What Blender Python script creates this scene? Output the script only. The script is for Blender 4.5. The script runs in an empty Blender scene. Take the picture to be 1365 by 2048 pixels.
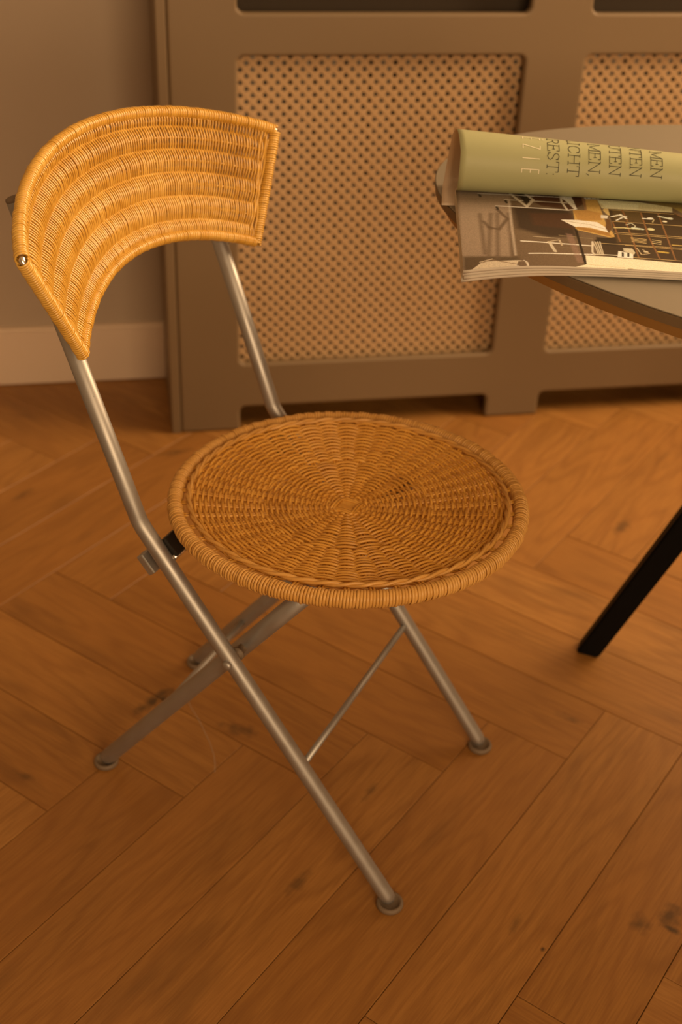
import bpy, bmesh, math, random
import numpy as np
from mathutils import Matrix, Vector

random.seed(7)
RNG = np.random.RandomState(7)
PI = math.pi
SC = bpy.context.scene
COL = SC.collection

# ------------------------------------------------------------------ camera
cam_d = bpy.data.cameras.new('camera')
cam = bpy.data.objects.new('camera', cam_d)
COL.objects.link(cam)
RIGHT = Vector((0.98445, -0.171585, 0.037642))
UP = Vector((0.063878, 0.549276, 0.833196))
FWD = Vector((0.16364, 0.817835, -0.551695))
m = Matrix((RIGHT, UP, -FWD)).transposed().to_4x4()
m.translation = Vector((-0.305975, -1.263223, 1.230744))
cam.matrix_world = m
cam_d.sensor_fit = 'VERTICAL'
cam_d.sensor_height = 36.0
cam_d.sensor_width = 24.0
cam_d.lens = 2490.17 / 2048 * 36.0
cam_d.clip_start = 0.05
cam_d.dof.use_dof = True
cam_d.dof.focus_distance = 1.26
cam_d.dof.aperture_fstop = 4.4
SC.camera = cam

# ------------------------------------------------------------------ world, light, exposure
SC.view_settings.view_transform = 'Standard'
SC.view_settings.look = 'None'
SC.view_settings.exposure = 0.0
SC.view_settings.gamma = 1.0
SC.view_settings.use_curve_mapping = False
SC.cycles.use_denoising = True

WARM = (1.0, 0.665, 0.36)
world = bpy.data.worlds.new('world')
SC.world = world
world.use_nodes = True
world.node_tree.nodes['Background'].inputs[0].default_value = (1.0, 0.72, 0.42, 1)
world.node_tree.nodes['Background'].inputs[1].default_value = 0.25


def area(name, loc, target, sx, sy, power, color):
    d = bpy.data.lights.new(name, 'AREA')
    d.shape = 'RECTANGLE'
    d.size = sx
    d.size_y = sy
    d.energy = power
    d.color = color
    o = bpy.data.objects.new(name, d)
    COL.objects.link(o)
    o.location = loc
    o.rotation_euler = (Vector(target) - Vector(loc)).to_track_quat('-Z', 'Y').to_euler()
    return o


# daylight entering through the window of the right wall (window_1) and added fill light from behind the camera (fill_window)
area('window_daylight', (2.02, 0.34, 1.86), (-0.20, 0.40, 0.20), 1.3, 1.5, 88, WARM)
area('rear_fill_light', (0.3, -3.2, 1.6), (0.1, 0.3, 0.6), 1.6, 1.5, 70, WARM)


# ------------------------------------------------------------------ helpers
def tag(o, label=None, cat=None, group=None, kind=None):
    if label: o['label'] = label
    if cat: o['category'] = cat
    if group: o['group'] = group
    if kind: o['kind'] = kind
    return o


def empty(name, loc=(0, 0, 0), rz=0.0):
    o = bpy.data.objects.new(name, None)
    COL.objects.link(o)
    o.location = loc
    o.rotation_euler = (0, 0, rz)
    o.empty_display_size = 0.05
    return o


def link_mesh(name, me, mat, parent=None, smooth=False):
    o = bpy.data.objects.new(name, me)
    COL.objects.link(o)
    if mat:
        for mm in (mat if isinstance(mat, (list, tuple)) else [mat]):
            me.materials.append(mm)
    if parent: o.parent = parent
    if smooth:
        me.polygons.foreach_set('use_smooth', np.ones(len(me.polygons), bool))
    return o


def np_mesh(name, V, F, mat, parent=None, smooth=True):
    """V (n,3), F (m,4) quads"""
    V = np.ascontiguousarray(V, dtype=np.float32)
    F = np.ascontiguousarray(F, dtype=np.int32)
    me = bpy.data.meshes.new(name)
    me.vertices.add(len(V)); me.vertices.foreach_set('co', V.ravel())
    k = F.shape[1]
    me.loops.add(F.size); me.loops.foreach_set('vertex_index', F.ravel())
    me.polygons.add(len(F))
    me.polygons.foreach_set('loop_start', np.arange(0, F.size, k, dtype=np.int32))
    me.polygons.foreach_set('loop_total', np.full(len(F), k, dtype=np.int32))
    me.update(calc_edges=True)
    me.validate()
    return link_mesh(name, me, mat, parent, smooth)


def bm_mesh(name, bm, mat, parent=None, smooth=False):
    bmesh.ops.recalc_face_normals(bm, faces=bm.faces)
    me = bpy.data.meshes.new(name)
    bm.to_mesh(me); bm.free()
    return link_mesh(name, me, mat, parent, smooth)


def norm(a):
    return a / np.maximum(np.linalg.norm(a, axis=-1, keepdims=True), 1e-12)


def sweep(paths, up, ra, rb=None, seg=6, closed=False, caps=True):
    """Sweep an ellipse (ra along up, rb sideways) along each path. up: vector or list of per-point arrays. Returns V,F"""
    Vs, Fs, off = [], [], 0
    for i, P in enumerate(paths):
        P = np.asarray(P, float)
        n = len(P)
        if closed:
            T = np.roll(P, -1, 0) - np.roll(P, 1, 0)
        else:
            T = np.gradient(P, axis=0)
        T = norm(T)
        U_ = up[i] if isinstance(up, list) else np.tile(np.asarray(up, float), (n, 1))
        S = norm(np.cross(T, U_)); N = np.cross(S, T)
        a = ra[i] if isinstance(ra, (list, np.ndarray)) else ra
        b = rb if rb is not None else a
        if isinstance(b, (list, np.ndarray)): b = b[i]
        an = np.arange(seg) * 2 * PI / seg
        R = P[:, None, :] + np.cos(an)[None, :, None] * N[:, None, :] * a + np.sin(an)[None, :, None] * S[:, None, :] * b
        V = R.reshape(-1, 3)
        rows = n if closed else n - 1
        I = np.arange(rows)[:, None]; J = np.arange(seg)[None, :]
        I2 = (I + 1) % n; J2 = (J + 1) % seg
        F = np.stack([I * seg + J, I * seg + J2, I2 * seg + J2, I2 * seg + J], -1).reshape(-1, 4)
        if caps and not closed:
            c0, c1 = len(V), len(V) + 1
            V = np.vstack([V, P[0], P[-1]])
            j = np.arange(0, seg, 2)
            F = np.vstack([F,
                           np.stack([np.full(len(j), c0), (j + 2) % seg, (j + 1) % seg, j], 1),
                           np.stack([np.full(len(j), c1), (n - 1) * seg + j, (n - 1) * seg + (j + 1) % seg, (n - 1) * seg + (j + 2) % seg], 1)])
        Vs.append(V); Fs.append(F + off); off += len(V)
    return np.vstack(Vs), np.vstack(Fs)


def box_bm(bm, x0, x1, y0, y1, z0, z1, bev=0.0, seg=2):
    r = bmesh.ops.create_cube(bm, size=1.0)
    vs = r['verts']
    for v in vs:
        v.co.x = x0 + (v.co.x + 0.5) * (x1 - x0)
        v.co.y = y0 + (v.co.y + 0.5) * (y1 - y0)
        v.co.z = z0 + (v.co.z + 0.5) * (z1 - z0)
    if bev > 0:
        es = list({e for v in vs for e in v.link_edges})
        bmesh.ops.bevel(bm, geom=es, offset=bev, segments=seg, affect='EDGES', profile=0.5)
    return vs


def lathe_bm(bm, prof, n=32, axis_m=Matrix()):
    rings = []
    for r, z in prof:
        rings.append([bm.verts.new(axis_m @ Vector((r * math.cos(2 * PI * k / n), r * math.sin(2 * PI * k / n), z))) for k in range(n)] if r > 1e-6
                     else [bm.verts.new(axis_m @ Vector((0, 0, z)))])
    for a, b in zip(rings[:-1], rings[1:]):
        for k in range(n):
            k2 = (k + 1) % n
            if len(a) == 1 and len(b) == 1: continue
            if len(a) == 1: bm.faces.new((a[0], b[k], b[k2]))
            elif len(b) == 1: bm.faces.new((a[k], b[0], a[k2]))
            else: bm.faces.new((a[k], b[k], b[k2], a[k2]))


# ------------------------------------------------------------------ materials
class NT:
    def __init__(self, name):
        self.mat = bpy.data.materials.new(name)
        self.mat.use_nodes = True
        self.t = self.mat.node_tree
        self.b = self.t.nodes['Principled BSDF']

    def n(self, typ, **kw):
        nd = self.t.nodes.new(typ)
        for k, v in kw.items():
            if k.startswith('i_'):
                key = k[2:]
                nd.inputs[int(key) if key.isdigit() else key.replace('_', ' ')].default_value = v
            else: setattr(nd, k, v)
        return nd

    def l(self, a, b): self.t.links.new(a, b)

    def math(self, op, a, b=None, c=None, clamp=False):
        nd = self.n('ShaderNodeMath', operation=op, use_clamp=clamp)
        for i, v in enumerate((a, b, c)):
            if v is None: continue
            if isinstance(v, (int, float)): nd.inputs[i].default_value = v
            else: self.l(v, nd.inputs[i])
        return nd.outputs[0]

    def mix(self, fac, a, b, blend='MIX'):
        nd = self.n('ShaderNodeMix', data_type='RGBA', blend_type=blend)
        for i, v in ((0, fac), (6, a), (7, b)):
            if isinstance(v, (int, float)): nd.inputs[i].default_value = v
            elif isinstance(v, tuple): nd.inputs[i].default_value = (*v[:3], 1)
            else: self.l(v, nd.inputs[i])
        return nd.outputs[2]

    def ramp(self, fac, stops):
        nd = self.n('ShaderNodeValToRGB')
        cr = nd.color_ramp
        while len(cr.elements) < len(stops): cr.elements.new(0.5)
        for e, (p, c) in zip(cr.elements, stops):
            e.position = p
            e.color = (*c, 1) if isinstance(c, tuple) else (c, c, c, 1)
        self.l(fac, nd.inputs[0])
        return nd.outputs[0]

    def bump(self, h, strength=0.2, dist=0.001):
        nd = self.n('ShaderNodeBump', i_Strength=strength, i_Distance=dist)
        self.l(h, nd.inputs['Height'])
        self.l(nd.outputs[0], self.b.inputs['Normal'])


def paint(name, col, rough=0.55, grain=300.0, bump=0.05, var=0.06, spec=0.4):
    k = NT(name)
    co = k.n('ShaderNodeNewGeometry').outputs['Position']
    nz = k.n('ShaderNodeTexNoise', i_Scale=3.0, i_Detail=4.0); k.l(co, nz.inputs['Vector'])
    fine = k.n('ShaderNodeTexNoise', i_Scale=grain, i_Detail=2.0); k.l(co, fine.inputs['Vector'])
    c = k.mix(nz.outputs[0], tuple(x * (1 - var) for x in col), tuple(x * (1 + var) for x in col))
    k.l(c, k.b.inputs['Base Color'])
    k.b.inputs['Roughness'].default_value = rough
    k.b.inputs['Specular IOR Level'].default_value = spec
    k.bump(fine.outputs[0], bump, 0.001)
    return k.mat


def metal(name, col, rough=0.35, metallic=1.0, wear=0.15):
    k = NT(name)
    co = k.n('ShaderNodeTexCoord').outputs['Object']
    nz = k.n('ShaderNodeTexNoise', i_Scale=45.0, i_Detail=6.0); k.l(co, nz.inputs['Vector'])
    sp = k.n('ShaderNodeTexNoise', i_Scale=160.0, i_Detail=2.0); k.l(co, sp.inputs['Vector'])
    c = k.mix(nz.outputs[0], tuple(x * (1 - wear) for x in col), tuple(min(1, x * (1 + wear)) for x in col))
    spot = k.ramp(sp.outputs[0], [(0.0, 0.0), (0.27, 0.0), (0.25, 1.0)])
    chips = k.math('LESS_THAN', sp.outputs[0], 0.22)
    c = k.mix(chips, c, tuple(x * 0.3 for x in col))
    k.l(c, k.b.inputs['Base Color'])
    k.b.inputs['Metallic'].default_value = metallic
    r = k.math('MULTIPLY_ADD', nz.outputs[0], 0.25, rough - 0.12)
    k.l(r, k.b.inputs['Roughness'])
    return k.mat


def cane(name, dark, mid, light, rough=0.38, scale=60.0, rnd=0.45, coat=0.0):
    k = NT(name)
    g = k.n('ShaderNodeNewGeometry')
    co = k.n('ShaderNodeTexCoord').outputs['Object']
    nz = k.n('ShaderNodeTexNoise', i_Scale=scale, i_Detail=5.0); k.l(co, nz.inputs['Vector'])
    big = k.n('ShaderNodeTexNoise', i_Scale=9.0, i_Detail=2.0); k.l(co, big.inputs['Vector'])
    f = k.math('MULTIPLY_ADD', g.outputs['Random Per Island'], rnd, (0.45 - rnd) * 0.5)
    f = k.math('MULTIPLY_ADD', nz.outputs[0], 0.5, f)
    f = k.math('MULTIPLY_ADD', big.outputs[0], 0.45, f)
    c = k.ramp(f, [(0.36, dark), (0.66, mid), (1.0, light)])
    k.l(c, k.b.inputs['Base Color'])
    k.b.inputs['Roughness'].default_value = rough
    k.b.inputs['Specular IOR Level'].default_value = 0.5
    k.b.inputs['Coat Weight'].default_value = coat
    k.b.inputs['Coat Roughness'].default_value = 0.18
    k.bump(nz.outputs[0], 0.15, 0.0006)
    return k.mat


STAINS = [
    (-0.281, 0.110, 0.013, 0.009, 0.75, 0.95),  # x, y, half length along x', half width, turn, depth  (knots and filled cracks seen in the boards)
    (-0.295, 0.106, 0.040, 0.012, 0.75, 0.85), (-0.18, 0.031, 0.030, 0.012, -0.5, 0.6), (-0.136, -0.249, 0.022, 0.009, 0.8, 0.5),
    (0.265, -0.369, 0.016, 0.014, 0.8, 0.6), (0.305, -0.362, 0.022, 0.014, 0.8, 0.65), (0.301, -0.383, 0.006, 0.014, 0.8, 0.8), (0.136, -0.386, 0.004, 0.003, 0.8, 0.95),
    (0.552, 0.457, 0.032, 0.013, 0.8, 0.55), (-0.018, -0.111, 0.024, 0.006, 0.9, 0.45), (0.296, -0.01, 0.020, 0.008, -0.7, 0.5),
    (-0.473, -0.021, 0.016, 0.007, -0.7, 0.5), (-0.502, 0.682, 0.030, 0.010, 0.8, 0.45), (-0.222, 0.801, 0.035, 0.012, 0.2, 0.45), (0.115, -0.345, 0.018, 0.006, 0.9, 0.4),
]


def oak():
    k = NT('oiled oak plank')
    oi = k.n('ShaderNodeObjectInfo')
    tc = k.n('ShaderNodeTexCoord').outputs['Object']
    pos = k.n('ShaderNodeNewGeometry').outputs['Position']
    rnd = oi.outputs['Random']
    off = k.n('ShaderNodeCombineXYZ')
    k.l(k.math('MULTIPLY', rnd, 37.0), off.inputs[0]); k.l(k.math('MULTIPLY', rnd, 91.0), off.inputs[1]); k.l(k.math('MULTIPLY', rnd, 13.0), off.inputs[2])
    add = k.n('ShaderNodeVectorMath', operation='ADD'); k.l(tc, add.inputs[0]); k.l(off.outputs[0], add.inputs[1])
    P = add.outputs[0]

    def mapped(sx, sy):
        mp = k.n('ShaderNodeMapping'); mp.inputs['Scale'].default_value = (sx, sy, 1.0); k.l(P, mp.inputs['Vector']); return mp.outputs[0]
    # fine pores, stretched along the board
    pore = k.n('ShaderNodeTexNoise', i_Scale=1.0, i_Detail=5.0, i_Roughness=0.65); k.l(mapped(20, 430), pore.inputs['Vector'])
    # broad figure (cathedral grain)
    warp = k.n('ShaderNodeTexNoise', i_Scale=1.0, i_Detail=2.0); k.l(mapped(1.5, 9.0), warp.inputs['Vector'])
    ringv = k.math('MULTIPLY_ADD', warp.outputs[0], 26.0, 0.0)
    ring = k.math('SINE', k.math('MULTIPLY', ringv, 3.2))
    ring = k.math('MULTIPLY_ADD', ring, 0.5, 0.5)
    cloud = k.n('ShaderNodeTexNoise', i_Scale=1.0, i_Detail=3.0); k.l(mapped(5.0, 14.0), cloud.inputs['Vector'])
    base = k.ramp(rnd, [(0.0, OAK[0]), (0.5, OAK[1]), (1.0, OAK[2])])
    f = k.ramp(pore.outputs[0], [(0.36, 0.0), (0.66, 1.0)])
    c = k.mix(k.math('MULTIPLY', f, 0.55, clamp=True), base, OAK[3])
    c = k.mix(k.math('MULTIPLY', k.math('POWER', ring, 2.5), 0.36), c, OAK[3])
    cl = k.ramp(cloud.outputs[0], [(0.3, 0.0), (0.75, 1.0)])
    c = k.mix(k.math('MULTIPLY', cl, 0.30), c, OAK[4])
    # dark smears along the grain
    sm = k.n('ShaderNodeTexNoise', i_Scale=1.0, i_Detail=3.0); k.l(mapped(4.5, 17.0), sm.inputs['Vector'])
    smr = k.ramp(sm.outputs[0], [(0.60, 0.0), (0.78, 1.0)])
    c = k.mix(k.math('MULTIPLY', smr, 0.6), c, OAK[5])
    # knots
    tot = None
    sep = k.n('ShaderNodeSeparateXYZ'); k.l(pos, sep.inputs[0])
    wob = k.n('ShaderNodeTexNoise', i_Scale=70.0, i_Detail=3.0); k.l(pos, wob.inputs['Vector'])
    for x, y, a, b, t, d in STAINS:
        dx = k.math('SUBTRACT', sep.outputs[0], x); dy = k.math('SUBTRACT', sep.outputs[1], y)
        u = k.math('ADD', k.math('MULTIPLY', dx, math.cos(t) / a), k.math('MULTIPLY', dy, math.sin(t) / a))
        v = k.math('ADD', k.math('MULTIPLY', dx, -math.sin(t) / b), k.math('MULTIPLY', dy, math.cos(t) / b))
        r = k.math('SQRT', k.math('ADD', k.math('MULTIPLY', u, u), k.math('MULTIPLY', v, v)))
        r = k.math('ADD', r, k.math('MULTIPLY_ADD', wob.outputs[0], 1.8, -0.9))
        s = k.math('MULTIPLY', k.math('SUBTRACT', 1.15, r, clamp=True), d, clamp=True)
        tot = s if tot is None else k.math('MAXIMUM', tot, s)
    c = k.mix(tot, c, (0.035, 0.022, 0.010))
    k.l(c, k.b.inputs['Base Color'])
    k.l(k.math('MULTIPLY_ADD', pore.outputs[0], 0.22, 0.34), k.b.inputs['Roughness'])
    k.b.inputs['Specular IOR Level'].default_value = 0.5
    k.bump(pore.outputs[0], 0.25, 0.0006)
    return k.mat


OAK = [(0.292, 0.131, 0.028), (0.347, 0.166, 0.039), (0.412, 0.206, 0.054), (0.170, 0.066, 0.013), (0.420, 0.180, 0.040), (0.150, 0.065, 0.016)]

M = {}
M['oak'] = oak()
M['gap'] = paint('dark floor joint', (0.03, 0.016, 0.006), 0.9)
M['wall'] = paint('greige wall paint', (0.455, 0.37, 0.285), 0.8, bump=0.08)
M['ceiling'] = paint('off white ceiling paint', (0.70, 0.66, 0.58), 0.85)
M['skirting'] = paint('pale skirting paint', (0.73, 0.59, 0.46), 0.5)
M['cover'] = paint('taupe eggshell paint', (0.190, 0.132, 0.074), 0.5, bump=0.04)
M['lattice'] = paint('tan lattice strip', (0.50, 0.335, 0.18), 0.6, grain=200, bump=0.1)
M['radiator'] = paint('radiator enamel', (0.40, 0.37, 0.32), 0.45)
M['dark'] = paint('painted recess shade', (0.05, 0.035, 0.022), 0.9)  # near-black colour standing in for shade inside the cover
M['steel'] = metal('satin steel tube', (0.40, 0.392, 0.382), 0.48, 0.80, 0.08)
M['chrome'] = metal('bright steel', (0.80, 0.76, 0.70), 0.18, wear=0.04)
M['rubber'] = paint('grey brown rubber foot', (0.17, 0.125, 0.085), 0.6)
M['plastic'] = paint('black plastic', (0.014, 0.012, 0.010), 0.4)
M['cane_back'] = cane('honey lacquered cane', (0.41, 0.20, 0.025), (0.62, 0.342, 0.050), (0.82, 0.53, 0.13), 0.26, rnd=0.14, coat=0.6)
M['cane_seat'] = cane('worn amber cane', (0.46, 0.212, 0.030), (0.64, 0.32, 0.050), (0.78, 0.44, 0.088), 0.36, rnd=0.22)
M['cane_rim'] = cane('wound cane binding', (0.46, 0.235, 0.055), (0.60, 0.325, 0.080), (0.74, 0.44, 0.14), 0.42, rnd=0.25)
M['laminate'] = paint('beige tabletop laminate', (0.205, 0.180, 0.140), 0.42, bump=0.02)
M['edging'] = paint('dark brown table edging', (0.155, 0.108, 0.060), 0.5)
M['ply'] = paint('brown plywood bevel', (0.33, 0.19, 0.06), 0.55)
M['black'] = paint('black lacquered steel', (0.004, 0.004, 0.004), 0.55, spec=0.1)
M['paper'] = paint('paper edge', (0.58, 0.53, 0.46), 0.7)
M['reverse'] = paint('pale page reverse', (0.70, 0.60, 0.50), 0.65)
M['green'] = paint('olive green printed page', (0.37, 0.385, 0.215), 0.5, bump=0.02, var=0.03)
M['ink'] = paint('dark grey ink', (0.055, 0.055, 0.03), 0.6)
M['white_ink'] = paint('cream ink', (0.80, 0.76, 0.60), 0.6)
M['fibre'] = paint('pale fibre', (0.55, 0.5, 0.42), 0.6)


def vcol(name, rough):
    k = NT(name)
    a = k.n('ShaderNodeVertexColor'); a.layer_name = 'print'
    k.l(a.outputs[0], k.b.inputs['Base Color'])
    k.b.inputs['Roughness'].default_value = rough
    k.b.inputs['Specular IOR Level'].default_value = 0.15
    return k.mat


M['photo'] = vcol('printed photograph', 0.42)

# ------------------------------------------------------------------ room shell
WX0, WX1, WY0, WY1, WH = -2.6, 1.9, -3.4, 1.125, 2.7


def slab(name, x0, x1, y0, y1, z0, z1, mat):
    bm = bmesh.new(); box_bm(bm, x0, x1, y0, y1, z0, z1)
    return tag(bm_mesh(name, bm, mat), kind='structure')


def wall_with_hole(name, axis, c0, c1, a0, a1, ha, hz, mat):
    """wall running along axis ('x' or 'y') from a0 to a1, thickness c0..c1, one opening ha=(lo,hi), hz=(lo,hi)"""
    bm = bmesh.new()
    for (p0, p1, z0, z1) in ((a0, ha[0], 0, WH), (ha[1], a1, 0, WH), (ha[0], ha[1], 0, hz[0]), (ha[0], ha[1], hz[1], WH)):
        if axis == 'y': box_bm(bm, c0, c1, p0, p1, z0, z1)
        else: box_bm(bm, p0, p1, c0, c1, z0, z1)
    return tag(bm_mesh(name, bm, mat), kind='structure')


floor = slab('floor', WX0, WX1, WY0, WY1, -0.05, -0.0145, M['gap'])
slab('ceiling', WX0, WX1, WY0, WY1, WH, WH + 0.05, M['ceiling'])
slab('wall_back', WX0, WX1, WY1, WY1 + 0.1, -0.05, WH, M['wall'])
slab('wall_left', WX0 - 0.1, WX0, WY0, WY1, -0.05, WH, M['wall'])
wall_with_hole('wall_right', 'y', WX1, WX1 + 0.1, WY0, WY1, (-0.40, 1.05), (0.95, 2.64), M['wall'])
wall_with_hole('wall_front', 'x', WY0 - 0.1, WY0, WX0, WX1, (-0.5, 1.1), (0.85, 2.35), M['wall'])
# baseboard with a rounded top edge
bm = bmesh.new()
box_bm(bm, WX0, WX1, 1.109, 1.125, 0.002, 0.125)
es = [e for e in bm.edges if all(v.co.z > 0.1 and v.co.y < 1.11 for v in e.verts)]
bmesh.ops.bevel(bm, geom=es, offset=0.006, segments=3, affect='EDGES')
tag(bm_mesh('baseboard_back', bm, M['skirting']), kind='structure')

# herringbone floor: every plank its own child of the floor
PW, PL = 0.125, 0.625
CA, SA = math.cos(-PI / 4), math.sin(-PI / 4)


def ab_world(a, b):                       # herringbone grid (plank widths) -> room
    x, y = a * PW, -b * PW
    c, s = 0.70828, 0.70594
    return c * x - s * y, s * x + c * y


def plank_mesh():
    bm = bmesh.new()
    g = 0.0005
    box_bm(bm, -PL / 2 + g, PL / 2 - g, -PW / 2 + g, PW / 2 - g, -0.0145, 0.0)
    es = [e for e in bm.edges if all(v.co.z > -0.001 for v in e.verts)]
    bmesh.ops.bevel(bm, geom=es, offset=0.0005, segments=1, affect='EDGES')
    bmesh.ops.recalc_face_normals(bm, faces=bm.faces)
    me = bpy.data.meshes.new('floor_plank'); bm.to_mesh(me); bm.free()
    me.materials.append(M['oak'])
    return me


pm = plank_mesh()
ANG_A = math.atan2(0.70594, 0.70828)
for k in range(-24, 28):
    for mth in (-2, -1, 0, 1, 2):
        for kind in 'AB':
            if kind == 'A': a, b, ang = k - 2.5, k + 0.5 + 10 * mth, ANG_A
            else: a, b, ang = k + 0.5, k + 1 - 2.5 + 10 * mth, ANG_A - PI / 2
            x, y = ab_world(a, b)
            if not (-1.35 < x < 1.70 and -1.15 < y < 1.35): continue
            hx = abs(math.cos(ang)) * PL / 2 + abs(math.sin(ang)) * PW / 2
            if y - 0.27 > WY1: continue
            me = pm
            if y + 0.27 > WY1 - 0.002:       # cut the boards that run under the back wall
                bm = bmesh.new(); bm.from_mesh(pm)
                R = Matrix.Translation((x, y, 0)) @ Matrix.Rotation(ang, 4, 'Z')
                inv = R.inverted()
                bmesh.ops.bisect_plane(bm, geom=bm.verts[:] + bm.edges[:] + bm.faces[:], plane_co=inv @ Vector((0, WY1 - 0.003, 0)),
                                       plane_no=inv.to_3x3() @ Vector((0, 1, 0)), clear_outer=True)
                if len(bm.verts) < 4: bm.free(); continue
                me = bpy.data.meshes.new('floor_plank'); bm.to_mesh(me); bm.free(); me.materials.append(M['oak'])
            o = bpy.data.objects.new('floor_plank', me)
            COL.objects.link(o)
            o.parent = floor
            o.location = (x, y, random.uniform(-0.0003, 0.0))
            o.rotation_euler = (0, 0, ang + (PI if random.random() < 0.5 and me is pm else 0))

# unseen windows: one lets daylight in, the rear one is added for fill
def window(name, axis, c, a0, a1, z0, z1):
    fr = empty(name, (0, 0, 0)); tag(fr, kind='structure')
    t = 0.05
    bm = bmesh.new()
    bars = [(a0, a0 + t, z0, z1), (a1 - t, a1, z0, z1), (a0 + t, a1 - t, z0, z0 + t), (a0 + t, a1 - t, z1 - t, z1), ((a0 + a1) / 2 - 0.02, (a0 + a1) / 2 + 0.02, z0 + t, z1 - t)]
    for p0, p1, q0, q1 in bars:
        if axis == 'y': box_bm(bm, c - 0.02, c + 0.02, p0, p1, q0, q1)
        else: box_bm(bm, p0, p1, c - 0.02, c + 0.02, q0, q1)
    bm_mesh('window_frame', bm, M['ceiling'], fr)


window('window_1', 'y', 1.95, -0.40, 1.05, 0.95, 2.64)
window('fill_window', 'x', WY0 - 0.05, -0.5, 1.1, 0.85, 2.35)

# ------------------------------------------------------------------ radiator cover
CY = 0.874
cover = tag(empty('radiator_cover', (-0.2221, CY, 0)), 'taupe radiator cover with tan diagonal lattice panels against the back wall', 'radiator cover')
cx0 = -0.2221


def cov(bm):
    for v in bm.verts: v.co.x -= cx0; v.co.y -= CY


XS = [-0.2042, -0.0888, 0.4111, 0.5218, 1.0217, 1.1540]
ZS = [0.0, 0.0512, 0.1432, 0.7133, 0.7820, 0.8650, 0.9200]
solid = {}
for i in range(5):
    for j in range(6):
        s = True
        if i in (1, 3) and j in (0, 2, 4): s = False
        solid[i, j] = s
bm = bmesh.new()
vid = {}


def gv(i, j, f):
    if (i, j, f) not in vid: vid[i, j, f] = bm.verts.new((XS[i], CY + (0.018 if f else 0.0), ZS[j]))
    return vid[i, j, f]


for (i, j), s in solid.items():
    if not s: continue
    bm.faces.new((gv(i, j, 0), gv(i + 1, j, 0), gv(i + 1, j + 1, 0), gv(i, j + 1, 0)))
    bm.faces.new((gv(i, j, 1), gv(i, j + 1, 1), gv(i + 1, j + 1, 1), gv(i + 1, j, 1)))
    for (di, dj, p, q) in ((-1, 0, (i, j), (i, j + 1)), (1, 0, (i + 1, j), (i + 1, j + 1)), (0, -1, (i, j), (i + 1, j)), (0, 1, (i, j + 1), (i + 1, j + 1))):
        if not solid.get((i + di, j + dj), False):
            bm.faces.new((gv(*p, 0), gv(*q, 0), gv(*q, 1), gv(*p, 1)))
bmesh.ops.recalc_face_normals(bm, faces=bm.faces)
# router-rounded inner corners of the cut-outs
es = []
for e in bm.edges:
    a, b = e.verts
    if abs(a.co.y - b.co.y) > 0.01 and len(e.link_faces) == 2:
        x, z = a.co.x, a.co.z
        if x > -0.2 and x < 1.15 and 0.03 < z < 0.9: es.append(e)
bmesh.ops.bevel(bm, geom=es, offset=0.012, segments=4, affect='EDGES', profile=0.5)
cov(bm)
o = bm_mesh('front_frame', bm, M['cover'], cover)
bv = o.modifiers.new('bevel', 'BEVEL'); bv.width = 0.0058; bv.segments = 4; bv.use_clamp_overlap = False; bv.limit_method = 'ANGLE'; bv.angle_limit = math.radians(50)
for nm, x0, x1 in (('side_panel', -0.2221, -0.2050), ('side_panel', 1.1548, 1.1720)):
    bm = bmesh.new(); box_bm(bm, x0, x1, CY - 0.0012, 1.1085, 0.0, 0.92, 0.0018); cov(bm)
    bm_mesh(nm, bm, M['cover'], cover)
bm = bmesh.new(); box_bm(bm, -0.240, 1.190, CY - 0.02, 1.124, 0.9205, 0.9425, 0.004); cov(bm)
bm_mesh('top_board', bm, M['cover'], cover)

bm = bmesh.new(); box_bm(bm, XS[1] - 0.02, XS[4] + 0.02, CY + 0.060, CY + 0.064, ZS[3] + 0.03, 0.9); cov(bm)  # dark sheet added so the open slots read as shaded
tag(bm_mesh('slot_shade_sheet', bm, M['dark'], cover), 'added dark sheet standing in for the shade in the upper slots')

bm = bmesh.new(); box_bm(bm, XS[0], XS[5], CY + 0.222, CY + 0.228, 0.001, 0.9); cov(bm)  # dark board added to deepen the shade inside and under the cover
bm_mesh('added_shade_board', bm, M['dark'], cover)

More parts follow.
